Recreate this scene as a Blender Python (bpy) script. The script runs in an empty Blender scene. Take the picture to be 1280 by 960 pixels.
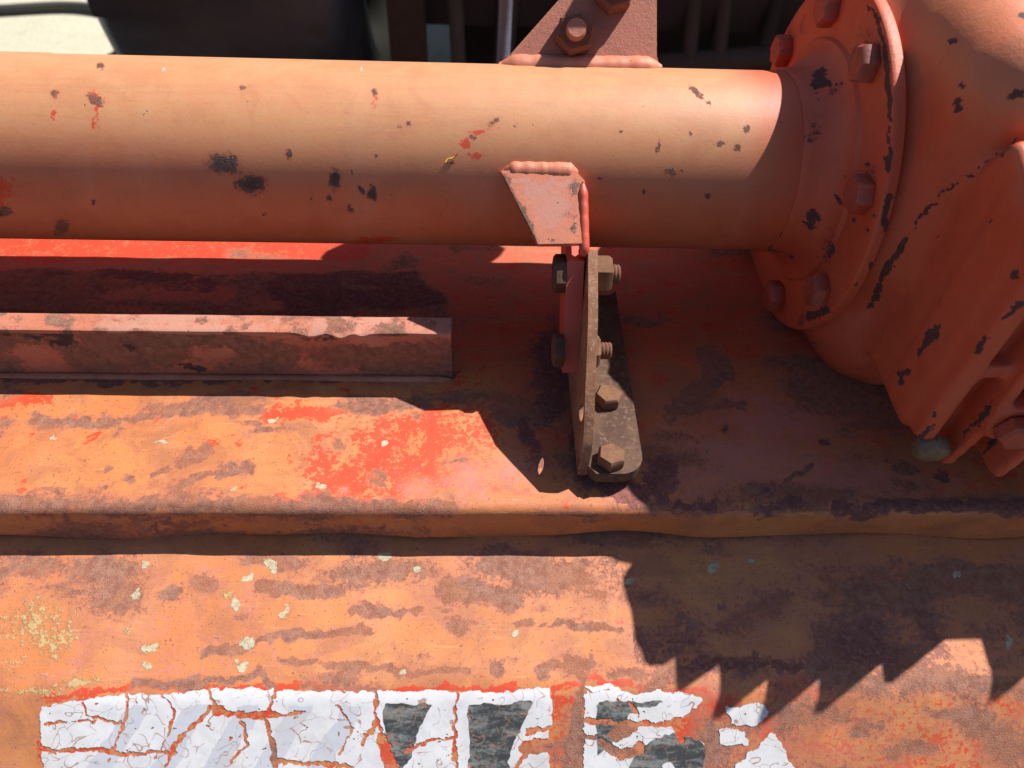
import bpy, bmesh, math, random
import numpy as np
from mathutils import Vector, Matrix

# ------------------------------------------------------------------ camera, world, sun
scene = bpy.context.scene
col = scene.collection
Z0 = 0.60                                   # height of the beam tube's axis over the ground
F = 961.0                                   # focal length in photo pixels (1280 wide)
PITCH, TH, ROLL, YAW, DIST = [math.radians(a) for a in (48.7, 32.36, 3.0, 3.42)] + [0.4624]
CAM = np.array([0.0, -DIST*math.cos(TH), DIST*math.sin(TH)])       # relative to the tube axis
FW = np.array([math.sin(YAW)*math.cos(PITCH), math.cos(YAW)*math.cos(PITCH), -math.sin(PITCH)])
_r = np.cross(FW, [0, 0, 1.0]); _r /= np.linalg.norm(_r); _u = np.cross(_r, FW)
RT = math.cos(ROLL)*_r + math.sin(ROLL)*_u
UP = -math.sin(ROLL)*_r + math.cos(ROLL)*_u

cam_d = bpy.data.cameras.new('camera'); cam = bpy.data.objects.new('camera', cam_d); col.objects.link(cam)
cam_d.sensor_width = 36.0; cam_d.sensor_fit = 'HORIZONTAL'; cam_d.lens = 36.0*F/1280.0
cam_d.clip_start = 0.01; cam_d.clip_end = 500.0
m = Matrix((RT, UP, -FW)).transposed().to_4x4(); m.translation = Vector(CAM) + Vector((0, 0, Z0))
cam.matrix_world = m
cam_d.dof.use_dof = True; cam_d.dof.focus_distance = 0.42; cam_d.dof.aperture_fstop = 9.0
scene.camera = cam

SUN = Vector((1.0, 0.60, 1.50)).normalized()
w = bpy.data.worlds.new('World'); scene.world = w; w.use_nodes = True
nt = w.node_tree; bg = nt.nodes['Background']
sky = nt.nodes.new('ShaderNodeTexSky'); sky.sky_type = 'NISHITA'; sky.sun_disc = False
sky.dust_density = 1.0; sky.ozone_density = 1.0
sky.sun_elevation = math.asin(SUN.z); sky.sun_rotation = math.atan2(SUN.x, SUN.y)
nt.links.new(sky.outputs[0], bg.inputs[0]); bg.inputs[1].default_value = 0.06
sd = bpy.data.lights.new('sun', 'SUN'); sd.energy = 5.0; sd.angle = math.radians(0.5); sd.color = (1.0, 0.95, 0.87)
so = bpy.data.objects.new('sun', sd); col.objects.link(so); so.rotation_euler = SUN.to_track_quat('Z', 'Y').to_euler()
so.location = (3, 1, 5)
scene.view_settings.view_transform = 'Standard'; scene.view_settings.look = 'None'
scene.view_settings.exposure = 0.68; scene.view_settings.gamma = 1.0

# ------------------------------------------------------------------ pixel <-> place
def to_px(P):                                # P (n,3) relative to the tube axis -> photo pixels
    d = P - CAM; z = d@FW
    z = np.where(z < 0.02, 0.02, z)
    return np.stack([640+F*(d@RT)/z, 480-F*(d@UP)/z], -1)
def pix(x, y, n, k):                         # pixel ray meets plane n.P = k
    d = FW + RT*(x-640)/F + UP*(480-y)/F; n = np.array(n, float)
    return CAM + d*((k-n@CAM)/(n@d))

# ------------------------------------------------------------------ noise in numpy
def _h(i, j, k, s):
    h = (i*374761393 + j*668265263 + k*2147483647 + s*1274126177) & 0xFFFFFFFF
    h = ((h ^ (h >> 13))*1274126177) & 0xFFFFFFFF
    h = h ^ (h >> 16)
    return (h & 0xFFFF)/65535.0
def noise(P, scale, seed=0):
    q = np.asarray(P, float)*scale; i = np.floor(q).astype(np.int64); f = q-i; f = f*f*(3-2*f)
    out = 0
    for a in (0, 1):
        for b in (0, 1):
            for c in (0, 1):
                wgt = (f[:, 0] if a else 1-f[:, 0])*(f[:, 1] if b else 1-f[:, 1])*(f[:, 2] if c else 1-f[:, 2])
                out = out + wgt*_h(i[:, 0]+a, i[:, 1]+b, i[:, 2]+c, seed)
    return out
def fbm(P, scale, seed=0, o=4):
    t = 0; a = 0.5; n = 0
    for k in range(o):
        t = t + a*noise(P, scale*2.03**k, seed+k*17); n += a; a *= 0.55
    return t/n
def blobs(px, lst):                          # (x, y, rx, ry, rot deg): 1 in the middle, .5 on the rim, 0 at two radii
    out = np.zeros(len(px))
    for b in lst:
        x, y, rx, ry = b[:4]; a = math.radians(b[4] if len(b) > 4 else 0)
        dx, dy = px[:, 0]-x, px[:, 1]-y
        near = (np.abs(dx)+np.abs(dy)) < 2.9*max(rx, ry)
        u = (dx[near]*math.cos(a)+dy[near]*math.sin(a))/rx; v = (-dx[near]*math.sin(a)+dy[near]*math.cos(a))/ry
        out[near] = np.maximum(out[near], np.clip(1-0.5*np.sqrt(u*u+v*v), 0, 1))
    return out
def warp(px, V, amp, scale, seed):
    w1 = np.stack([fbm(V, scale, seed, 4), fbm(V, scale, seed+7, 4)], -1)-0.5
    w2 = np.stack([noise(V, scale*5, seed+3), noise(V, scale*5, seed+5)], -1)-0.5
    return px+w1*amp*1.7+w2*amp*0.8
def seg_d(px, a, b):
    a = np.array(a, float); b = np.array(b, float); d = b-a
    t = np.clip(((px-a)@d)/(d@d+1e-9), 0, 1)
    return np.hypot(*(px-(a+t[:, None]*d)).T)
def strokes(px, lst):                        # (width, [points])
    out = np.zeros(len(px))
    for wd, pts in lst:
        for a, b in zip(pts[:-1], pts[1:]):
            out = np.maximum(out, np.clip(1-0.5*seg_d(px, a, b)/wd, 0, 1))
    return out
def poly_in(px, pts):                        # even-odd
    x, y = px[:, 0], px[:, 1]; ins = np.zeros(len(px), bool); n = len(pts)
    for i in range(n):
        (x0, y0), (x1, y1) = pts[i], pts[(i+1) % n]
        c = ((y0 > y) != (y1 > y)) & (x < (x1-x0)*(y-y0)/((y1-y0) or 1e-9)+x0)
        ins ^= c
    return ins
def poly_sd(px, pts):                        # signed px distance, + inside
    d = np.full(len(px), 1e9)
    for i in range(len(pts)): d = np.minimum(d, seg_d(px, pts[i], pts[(i+1) % len(pts)]))
    return np.where(poly_in(px, pts), d, -d)

# ------------------------------------------------------------------ materials
class NB:
    def __init__(s, name):
        s.m = bpy.data.materials.new(name); s.m.use_nodes = True; s.t = s.m.node_tree
        s.b = s.t.nodes['Principled BSDF']; s.co = s.n('ShaderNodeTexCoord').outputs['Object']
    def n(s, ty): return s.t.nodes.new(ty)
    def put(s, sock, v):
        if isinstance(v, bpy.types.NodeSocket): s.t.links.new(v, sock)
        elif v is not None:
            if hasattr(sock.default_value, '__len__') and not hasattr(v, '__len__'): v = (v, v, v)
            if hasattr(sock.default_value, '__len__') and len(sock.default_value) == 4 and len(v) == 3: v = (*v, 1)
            sock.default_value = v
    def math(s, op, a, b=None, c=None, clamp=False):
        x = s.n('ShaderNodeMath'); x.operation = op; x.use_clamp = clamp
        s.put(x.inputs[0], a); s.put(x.inputs[1], b); s.put(x.inputs[2], c); return x.outputs[0]
    def noise(s, sc, det=4, ro=0.6, dist=0, co=None, stretch=None):
        co = co or s.co
        if stretch:
            mp = s.n('ShaderNodeMapping'); s.put(mp.inputs[0], co); mp.inputs['Scale'].default_value = stretch; co = mp.outputs[0]
        x = s.n('ShaderNodeTexNoise'); s.put(x.inputs['Vector'], co); x.inputs['Scale'].default_value = sc
        x.inputs['Detail'].default_value = det; x.inputs['Roughness'].default_value = ro; x.inputs['Distortion'].default_value = dist
        return x.outputs[0]
    def attr(s, name):
        x = s.n('ShaderNodeAttribute'); x.attribute_name = name; return x.outputs['Fac']
    def step(s, v, lo, hi):
        x = s.n('ShaderNodeMapRange'); x.interpolation_type = 'SMOOTHSTEP'; s.put(x.inputs['Value'], v)
        x.inputs['From Min'].default_value = lo; x.inputs['From Max'].default_value = hi; return x.outputs[0]
    def mix(s, f, a, b):
        x = s.n('ShaderNodeMix'); x.data_type = 'RGBA'; s.put(x.inputs[0], f); s.put(x.inputs[6], a); s.put(x.inputs[7], b); return x.outputs[2]
    def bump(s, h, st, dist, nrm=None):
        x = s.n('ShaderNodeBump'); s.put(x.inputs['Height'], h); x.inputs['Strength'].default_value = st
        x.inputs['Distance'].default_value = dist
        if nrm: s.put(x.inputs['Normal'], nrm)
        return x.outputs[0]
    def out(s, c, r, nrm=None, metal=None, spec=None):
        s.put(s.b.inputs['Base Color'], c); s.put(s.b.inputs['Roughness'], r)
        if nrm: s.put(s.b.inputs['Normal'], nrm)
        if metal is not None: s.put(s.b.inputs['Metallic'], metal)
        if spec is not None: s.put(s.b.inputs['Specular IOR Level'], spec)
        return s.m

def paint(name, base, base2, fresh=(0.54, 0.034, 0.007), pale=(0.50, 0.23, 0.18), rust1=(0.20, 0.078, 0.052), rust2=(0.31, 0.145, 0.10),
          dark=(0.032, 0.022, 0.022), tone=(0.52, 0.085, 0.036), rough=0.52, auto=0.0, autofresh=0.0, speck=0.72, peel=0.25, wear=1.0):
    b = NB(name)
    big = b.noise(14, 3); mid = b.noise(75, 5, 0.65); hi = b.noise(420, 5, 0.7); fine = b.noise(1500, 3, 0.6)
    c = b.mix(b.step(big, 0.35, 0.68), base, base2)
    c = b.mix(b.math('MULTIPLY', b.step(mid, 0.3, 0.75), 0.35), c, tuple(min(1, x*0.72) for x in base))
    c = b.mix(b.math('MULTIPLY', b.step(fine, 0.35, 0.8), 0.18), c, tuple(min(1, x*1.25) for x in base2))
    stk = b.noise(26, 4, 0.6, 0.5, stretch=(1.0, 0.22, 0.22))
    c = b.mix(b.math('MULTIPLY', b.step(stk, 0.50, 0.72), 0.30), c, tuple(min(1, 0.75*x+0.12) for x in base2))
    c = b.mix(b.math('MULTIPLY', b.step(stk, 0.46, 0.28), 0.30), c, tuple(x*0.70 for x in base))
    c = b.mix(b.attr('lit_top'), c, b.mix(b.step(mid, 0.3, 0.7), (0.54, 0.29, 0.135), (0.56, 0.335, 0.165)))  # tan tint that paints sunlight into upward sides
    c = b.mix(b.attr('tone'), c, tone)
    scr = b.noise(120, 4, 0.75, 0.2, stretch=(0.10, 1.6, 1.0)); scr2 = b.noise(700, 3, 0.6, stretch=(0.06, 1.0, 1.0))
    wx = b.math('MULTIPLY', b.step(scr, 0.52, 0.62), wear)
    c = b.mix(b.math('MULTIPLY', wx, 0.55), c, tuple(0.55*x+0.45*r_ for x, r_ in zip(base, rust2)))
    c = b.mix(b.math('MULTIPLY', b.math('MULTIPLY', b.step(scr2, 0.59, 0.65), b.step(mid, 0.48, 0.6)), 0.6*min(1, wear)), c, tuple(min(1, x*1.2+0.05) for x in base2))
    blot = b.noise(33, 6, 0.72, 0.6)
    c = b.mix(b.math('MULTIPLY', b.step(blot, 0.47, 0.64), 0.75*min(1, wear)), c, tuple(0.45*x+0.55*r_ for x, r_ in zip(base, rust1)))
    pit = b.step(b.noise(820, 2, 0.5), 0.655, 0.69)
    c = b.mix(b.math('MULTIPLY', pit, 0.75*min(1, wear)), c, tuple(0.6*x for x in rust1))
    edge = b.math('MULTIPLY_ADD', hi, 1.35, -0.675)
    med = b.math('MULTIPLY_ADD', mid, 0.75, -0.375)
    e2 = b.math('ADD', edge, med)
    fr = b.step(b.math('ADD', b.math('ADD', b.attr('fresh'), e2), autofresh), 0.46, 0.56)
    c = b.mix(b.math('MULTIPLY', fr, 0.85), c, fresh)
    pl = b.step(b.math('ADD', b.attr('pale'), e2), 0.35, 0.75)
    c = b.mix(b.math('MULTIPLY', pl, 0.75), c, pale)
    ra = b.math('ADD', b.attr('rust'), auto)
    ra = b.math('ADD', ra, b.math('MULTIPLY', e2, 0.85))
    soft = b.math('ADD', b.attr('rust'), b.math('MULTIPLY', med, 1.1))
    c = b.mix(b.math('MULTIPLY', b.step(soft, 0.16, 0.52), 0.55*min(1, wear)), c, tuple(0.35*x+0.65*r_ for x, r_ in zip(base, rust2)))
    ra = b.math('ADD', ra, b.math('MULTIPLY_ADD', fine, 0.5, -0.25))
    halo = b.math('MULTIPLY', b.step(ra, 0.34, 0.5), 0.32)
    c = b.mix(halo, c, tuple(0.6*f_+0.4*r_ for f_, r_ in zip(fresh, rust1)))
    rm = b.step(ra, 0.465, 0.56)
    rc = b.mix(b.step(b.noise(230, 5, 0.7), 0.35, 0.65), rust1, rust2)
    rc = b.mix(b.math('MULTIPLY', b.step(blot, 0.42, 0.62), 0.5), rc, tuple(0.5*x+0.5*r_ for x, r_ in zip(base, rust1)))
    rc = b.mix(b.math('MULTIPLY', b.step(fine, 0.52, 0.7), 0.5), rc, tuple(x*0.45 for x in rust1))
    c = b.mix(rm, c, rc)
    dm = b.step(b.math('ADD', b.attr('dark'), b.math('MULTIPLY', e2, 0.8)), 0.44, 0.56)
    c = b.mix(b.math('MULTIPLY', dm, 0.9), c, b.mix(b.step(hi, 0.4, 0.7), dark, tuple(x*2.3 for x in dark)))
    sp = b.step(b.noise(310, 2, 0.5, 0.4), speck, speck+0.03)               # small chips
    c = b.mix(b.math('MULTIPLY', sp, 0.8), c, rust1)
    li = b.step(b.math('ADD', b.attr('lichen'), b.math('MULTIPLY', e2, 1.0)), 0.47, 0.58)
    c = b.mix(b.math('MULTIPLY', li, 0.8), c, b.mix(hi, (0.40, 0.24, 0.06), (0.46, 0.40, 0.22)))
    ls = b.step(b.math('ADD', b.attr('spot'), b.math('MULTIPLY', edge, 0.7)), 0.46, 0.52)
    c = b.mix(b.math('MULTIPLY', ls, 0.9), c, b.mix(b.step(hi, 0.4, 0.6), (0.33, 0.30, 0.19), (0.46, 0.43, 0.31)))
    anyr = b.math('MAXIMUM', rm, dm)
    h = b.math('MULTIPLY_ADD', anyr, -0.6, 0.6)
    h = b.math('ADD', h, b.math('MULTIPLY', b.math('MULTIPLY', anyr, fine), 0.9))
    h = b.math('ADD', h, b.math('MULTIPLY', b.math('MAXIMUM', li, ls), 0.5))
    h = b.math('SUBTRACT', h, b.math('MULTIPLY', sp, 0.4))
    n = b.bump(h, 0.7, 0.0006)
    n = b.bump(b.math('ADD', fine, b.math('MULTIPLY', hi, 1.5)), peel, 0.0004, n)
    rg = b.math('MULTIPLY_ADD', anyr, 0.35, rough); rg = b.math('MULTIPLY_ADD', hi, 0.15, rg, clamp=True)
    return b.out(c, rg, n, spec=0.55)

def rusty(name, c1, c2, c3, rough=0.8, metal=0.0, sc=1.0):
    b = NB(name)
    a = b.noise(60*sc, 5, 0.65); h = b.noise(350*sc, 5, 0.7); fi = b.noise(1800*sc, 3, 0.6)
    c = b.mix(b.step(a, 0.35, 0.62), c1, c2); c = b.mix(b.step(h, 0.5, 0.66), c, c3)
    c = b.mix(b.math('MULTIPLY', b.step(fi, 0.5, 0.75), 0.5), c, tuple(x*0.5 for x in c1))
    n = b.bump(b.math('ADD', h, b.math('MULTIPLY', fi, 0.7)), 0.6, 0.0007)
    return b.out(c, rough, n, metal=metal, spec=0.3)

def plain(name, c, rough=0.6, metal=0.0, var=0.35, sc=30, bump=0.2):
    b = NB(name)
    a = b.noise(sc, 5, 0.65); h = b.noise(sc*9, 4, 0.6)
    cc = b.mix(b.math('MULTIPLY', b.step(a, 0.3, 0.7), var), c, tuple(x*0.45 for x in c))
    cc = b.mix(b.math('MULTIPLY', b.step(h, 0.45, 0.75), var), cc, tuple(min(1, x*1.5+0.01) for x in c))
    return b.out(cc, b.math('MULTIPLY_ADD', a, 0.2, rough-0.1), b.bump(h, bump, 0.002), metal=metal)

M = {}
M['tube'] = paint('tube_paint', (0.52, 0.128, 0.056), (0.55, 0.158, 0.072), pale=(0.57, 0.32, 0.175), rust1=(0.085, 0.042, 0.034), rust2=(0.15, 0.082, 0.066), dark=(0.055, 0.034, 0.031), rough=0.46, speck=0.76, peel=0.13, wear=0.22)
M['cast'] = paint('casting_paint', (0.54, 0.082, 0.032), (0.57, 0.102, 0.042), rust1=(0.045, 0.03, 0.03), rust2=(0.075, 0.052, 0.05), rough=0.44, speck=0.775, peel=0.45, wear=0.15)
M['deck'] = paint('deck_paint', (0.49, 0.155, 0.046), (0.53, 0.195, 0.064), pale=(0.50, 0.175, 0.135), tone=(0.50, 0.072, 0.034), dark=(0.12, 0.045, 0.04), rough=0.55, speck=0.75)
M['hood'] = paint('hood_paint', (0.51, 0.168, 0.056), (0.55, 0.22, 0.080), pale=(0.50, 0.175, 0.135), dark=(0.16, 0.066, 0.055), rust1=(0.23, 0.095, 0.066), rust2=(0.34, 0.17, 0.12), rough=0.6, speck=0.73)
M['bar'] = paint('bar_paint', (0.44, 0.135, 0.075), (0.47, 0.19, 0.13), rust1=(0.17, 0.078, 0.054), rust2=(0.28, 0.145, 0.10), pale=(0.42, 0.21, 0.155), rough=0.6, auto=0.12, speck=0.70, peel=0.4)
M['mast'] = paint('mast_paint', (0.40, 0.12, 0.072), (0.44, 0.14, 0.085), rust1=(0.075, 0.042, 0.038), rust2=(0.13, 0.08, 0.072), rough=0.5, auto=0.06, speck=0.73, peel=0.5, wear=0.4)
M['arm'] = paint('arm_paint', (0.52, 0.07, 0.035), (0.56, 0.09, 0.05), rust1=(0.09, 0.055, 0.048), rust2=(0.16, 0.115, 0.095), rough=0.42, auto=0.04, speck=0.74, wear=0.3)
M['gusset'] = paint('gusset_paint', (0.58, 0.175, 0.095), (0.60, 0.21, 0.12), rust1=(0.11, 0.07, 0.055), rust2=(0.20, 0.14, 0.105), rough=0.45, speck=0.72, wear=0.3)
M['bolt_paint'] = paint('bolt_paint', (0.38, 0.06, 0.03), (0.44, 0.075, 0.04), rust1=(0.04, 0.03, 0.03), rust2=(0.065, 0.048, 0.045), rough=0.4, auto=0.2, speck=0.7)
M['rust'] = rusty('rusty_steel', (0.19, 0.082, 0.046), (0.29, 0.14, 0.08), (0.34, 0.21, 0.145))
M['rust_dark'] = rusty('dark_rusty_steel', (0.075, 0.038, 0.026), (0.11, 0.06, 0.04), (0.13, 0.075, 0.052))
M['rust_nut'] = rusty('rusty_nut', (0.13, 0.058, 0.032), (0.21, 0.105, 0.058), (0.16, 0.075, 0.042), sc=1.3)
M['thread'] = rusty('rusty_thread', (0.12, 0.045, 0.028), (0.19, 0.08, 0.045), (0.15, 0.085, 0.058), sc=2)
M['zinc'] = rusty('zinc_plug', (0.15, 0.105, 0.07), (0.22, 0.165, 0.115), (0.12, 0.07, 0.042), rough=0.5, metal=0.0)
M['gunk'] = plain('black_gunk', (0.05, 0.035, 0.03), 0.9, sc=120)
M['rubber'] = plain('black_rubber', (0.042, 0.047, 0.060), 0.45, sc=9, var=0.3, bump=0.1)
M['chassis'] = plain('dark_chassis', (0.022, 0.02, 0.02), 0.7, sc=14)
M['chassis2'] = plain('dirty_chassis', (0.06, 0.042, 0.032), 0.8, sc=25)
M['bluesteel'] = plain('grey_blue_steel', (0.10, 0.12, 0.16), 0.4, sc=20)
M['hose'] = plain('hose_rubber', (0.05, 0.047, 0.042), 0.6, sc=40)
M['hose_red'] = plain('hose_end_red', (0.36, 0.16, 0.09), 0.6, sc=40)
M['straw'] = plain('straw_yellow', (0.62, 0.42, 0.06), 0.7, sc=300)

def ground_mat():
    b = NB('pale_concrete')
    a = b.noise(1.6, 5, 0.6); h = b.noise(22, 6, 0.7); f_ = b.noise(160, 4, 0.7)
    c = b.mix(b.step(a, 0.3, 0.7), (0.50, 0.475, 0.37), (0.56, 0.53, 0.42))
    c = b.mix(b.math('MULTIPLY', b.step(h, 0.5, 0.75), 0.35), c, (0.27, 0.25, 0.19))
    c = b.mix(b.math('MULTIPLY', b.step(f_, 0.55, 0.72), 0.35), c, (0.22, 0.20, 0.15))
    sep = b.n('ShaderNodeSeparateXYZ'); b.put(sep.inputs[0], b.co)
    pad = b.step(b.math('ADD', sep.outputs[1], b.math('MULTIPLY', a, 0.5)), 0.75, 0.95)
    c = b.mix(pad, b.mix(h, (0.10, 0.075, 0.055), (0.17, 0.13, 0.10)), c)  # unseen dark earth near the machine, added to cut bounce light
    return b.out(c, 0.95, b.bump(b.math('ADD', h, f_), 0.5, 0.01), spec=0.1)
M['ground'] = ground_mat()

# ------------------------------------------------------------------ mesh helpers (coordinates relative to the tube axis; Z0 is added on build)
def link(name, me, mat, parent=None, smooth=True):
    o = bpy.data.objects.new(name, me); col.objects.link(o)
    if mat is not None: me.materials.append(M[mat] if isinstance(mat, str) else mat)
    if parent is not None: o.parent = parent
    if smooth: me.polygons.foreach_set('use_smooth', [True]*len(me.polygons))
    return o
def mesh_np(V, Q):
    V = np.asarray(V, float)+np.array([0, 0, Z0])
    me = bpy.data.meshes.new('mesh'); me.from_pydata(V.tolist(), [], Q if isinstance(Q, list) else np.asarray(Q).tolist()); me.update(); return me
def set_attr(me, name, vals):
    a = me.attributes.new(name, 'FLOAT', 'POINT'); a.data.foreach_set('value', np.asarray(vals, np.float32))
def grid_quads(nu, nv, closed_v=False):
    i = np.arange(nu-1)[:, None]; j = np.arange(nv if closed_v else nv-1)[None, :]; j2 = (j+1) % nv
    return np.stack(np.broadcast_arrays(i*nv+j, (i+1)*nv+j, (i+1)*nv+j2, i*nv+j2), -1).reshape(-1, 4)
def bm_obj(name, bm, mat, parent, bevel=0, seg=2, smooth=False):
    if bevel:
        bmesh.ops.bevel(bm, geom=[e for e in bm.edges if e.calc_face_angle(0) > 0.45], offset=bevel, segments=seg, affect='EDGES', profile=0.6, clamp_overlap=True)
    bmesh.ops.recalc_face_normals(bm, faces=bm.faces)
    me = bpy.data.meshes.new('mesh'); bm.to_mesh(me); bm.free()
    me.transform(Matrix.Translation((0, 0, Z0)))
    o = link(name, me, mat, parent, False)
    if smooth or bevel:
        me.polygons.foreach_set('use_smooth', [True]*len(me.polygons)); me.set_sharp_from_angle(angle=math.radians(38 if bevel < 0.0005 else 50))
    return o
def prism(pts, ex):                          # closed outline (3-D points) extruded by vector ex
    bm = bmesh.new(); a = [bm.verts.new(tuple(p)) for p in pts]; ex = Vector(ex)
    b_ = [bm.verts.new(Vector(p)+ex) for p in pts]; n = len(a)
    bm.faces.new(a); bm.faces.new(b_[::-1])
    for i in range(n): bm.faces.new((a[i], b_[i], b_[(i+1) % n], a[(i+1) % n]))
    return bm
def box(lo, hi):
    x0, y0, z0 = lo; x1, y1, z1 = hi
    return prism([(x0, y0, z0), (x1, y0, z0), (x1, y1, z0), (x0, y1, z0)], (0, 0, z1-z0))
def frame(axis):
    a = Vector(axis).normalized(); t = Vector((0, 0, 1)) if abs(a.z) < 0.9 else Vector((0, 1, 0))
    u = a.cross(t).normalized(); v = a.cross(u); return a, u, v
def lathe_bm(org, axis, prof, seg=32, sides=None, rot=0):
    """prof: (along axis, radius); a hexagon when sides = 6"""
    a, u, v = frame(axis); org = Vector(org); bm = bmesh.new(); rings = []; n = sides or seg
    for h, r in prof:
        rings.append([bm.verts.new(org+a*h+(u*math.cos(2*math.pi*k/n+rot)+v*math.sin(2*math.pi*k/n+rot))*r) for k in range(n)])
    for p, q in zip(rings[:-1], rings[1:]):
        for k in range(n): bm.faces.new((p[k], p[(k+1) % n], q[(k+1) % n], q[k]))
    bm.faces.new(rings[0][::-1]); bm.faces.new(rings[-1]); return bm
def hexhead(name, org, axis, af, h, mat, parent, rot=0.3, dome=0.0):
    R = af/math.sqrt(3)
    return bm_obj(name, lathe_bm(org, axis, [(0, R*0.97), (h*0.12, R), (h*0.80, R), (h, R*0.86), (h+dome+1e-5, R*0.6)], sides=6, rot=rot), mat, parent, bevel=0.0004, seg=1)
def tubealong(name, pts, r, mat, parent=None, n=14):
    P = [Vector(p) for p in pts]; V = []; pu = None
    for i, p in enumerate(P):
        t = (P[min(i+1, len(P)-1)]-P[max(i-1, 0)]).normalized()
        if pu is None: _, u, v = frame(t)
        else: u = (pu-t*pu.dot(t)).normalized(); v = t.cross(u)
        pu = u; rr = r[i] if hasattr(r, '__len__') else r
        for k in range(n): V.append(p+(u*math.cos(2*math.pi*k/n)+v*math.sin(2*math.pi*k/n))*rr)
    Q = grid_quads(len(P), n, True).tolist()
    Q.append(list(range(n))[::-1]); Q.append([(len(P)-1)*n+k for k in range(n)])
    me = bpy.data.meshes.new('mesh'); me.from_pydata([(v.x, v.y, v.z+Z0) for v in V], [], Q); me.update()
    return link(name, me, mat, parent)
def weld(name, pts, r, mat, parent, seed=1, step=0.0012):
    rng = random.Random(seed); P = [Vector(p) for p in pts]; out = []; rad = []
    for a, b in zip(P[:-1], P[1:]):
        n = max(2, int((b-a).length/step))
        for i in range(n): out.append(a.lerp(b, i/n))
    out.append(P[-1]); out2 = []
    for i, p in enumerate(out):
        s = math.sin(i*1.1+math.sin(i*0.13)*2)*0.022+rng.uniform(-0.012, 0.012)+0.04*math.sin(i*0.07+seed)
        rad.append(r*(1+s)*min(1, 0.35+0.16*min(i, len(out)-1-i))); out2.append(p+Vector((0, rng.uniform(-1, 1), rng.uniform(-1, 1)))*r*0.02)
    return tubealong(name, out2, rad, mat, parent, 10)

def spaced(lo, hi, fine_lo, fine_hi, d, coarse=0.03):
    a = np.arange(fine_lo, fine_hi, d)
    b = np.arange(lo, fine_lo-coarse*0.5, coarse); c = np.append(np.arange(fine_hi, hi-coarse*0.3, coarse), hi)
    return np.concatenate([b, a, c])
def empty(name, loc=(0, 0, 0)):
    o = bpy.data.objects.new(name, None); col.objects.link(o); o.location = loc; o.empty_display_size = 0.1; return o

XL, XR = -0.66, 1.28                         # ends of the machine
ZD = -0.0918                                 # deck surface
YF = -0.1800                                 # outer face of the deck's lip

# ------------------------------------------------------------------ ground
def ground():
    xs = np.concatenate([[-60, -20, -8, -4], np.arange(-2.5, 2.5, 0.08), [4, 8, 20, 60]]); ys = np.concatenate([[-60, -20, -8, -4], np.arange(-2, 4, 0.08), [6, 12, 30, 60]])
    X, Y = np.meshgrid(xs, ys, indexing='ij'); P = np.stack([X.ravel(), Y.ravel(), np.zeros(X.size)], -1)
    P[:, 2] = -Z0+(fbm(P, 2.0, 5)-0.5)*0.006-0.003
    o = link('ground', mesh_np(P, grid_quads(len(xs), len(ys))), 'ground'); o['kind'] = 'structure'
ground()

tiller = empty('rotary_tiller', (0.3, 0, 0))
tiller['label'] = 'weathered orange rotary tiller with beam tube, gearbox and peeling rusty deck'
tiller['category'] = 'tiller'
def part(o, label=None, parent=None):
    o.parent = parent or tiller
    o.matrix_parent_inverse = Matrix.Translation((-0.3, 0, 0)) if (parent is None) else Matrix()
    if label: o['label'] = label
    return o

# ------------------------------------------------------------------ deck
def interp(x, pts): return np.interp(x, [p[0] for p in pts], [p[1] for p in pts])
def sweep(name, prof_fn, xs, ns, mat, dy=None):
    """prof_fn(xs) -> (nx, ns, 2) of Y,Z"""
    YZ = prof_fn(xs); P = np.empty((len(xs), ns, 3)); P[:, :, 0] = xs[:, None]; P[:, :, 1:] = YZ
    return P.reshape(-1, 3), grid_quads(len(xs), ns)[:, ::-1]

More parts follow.
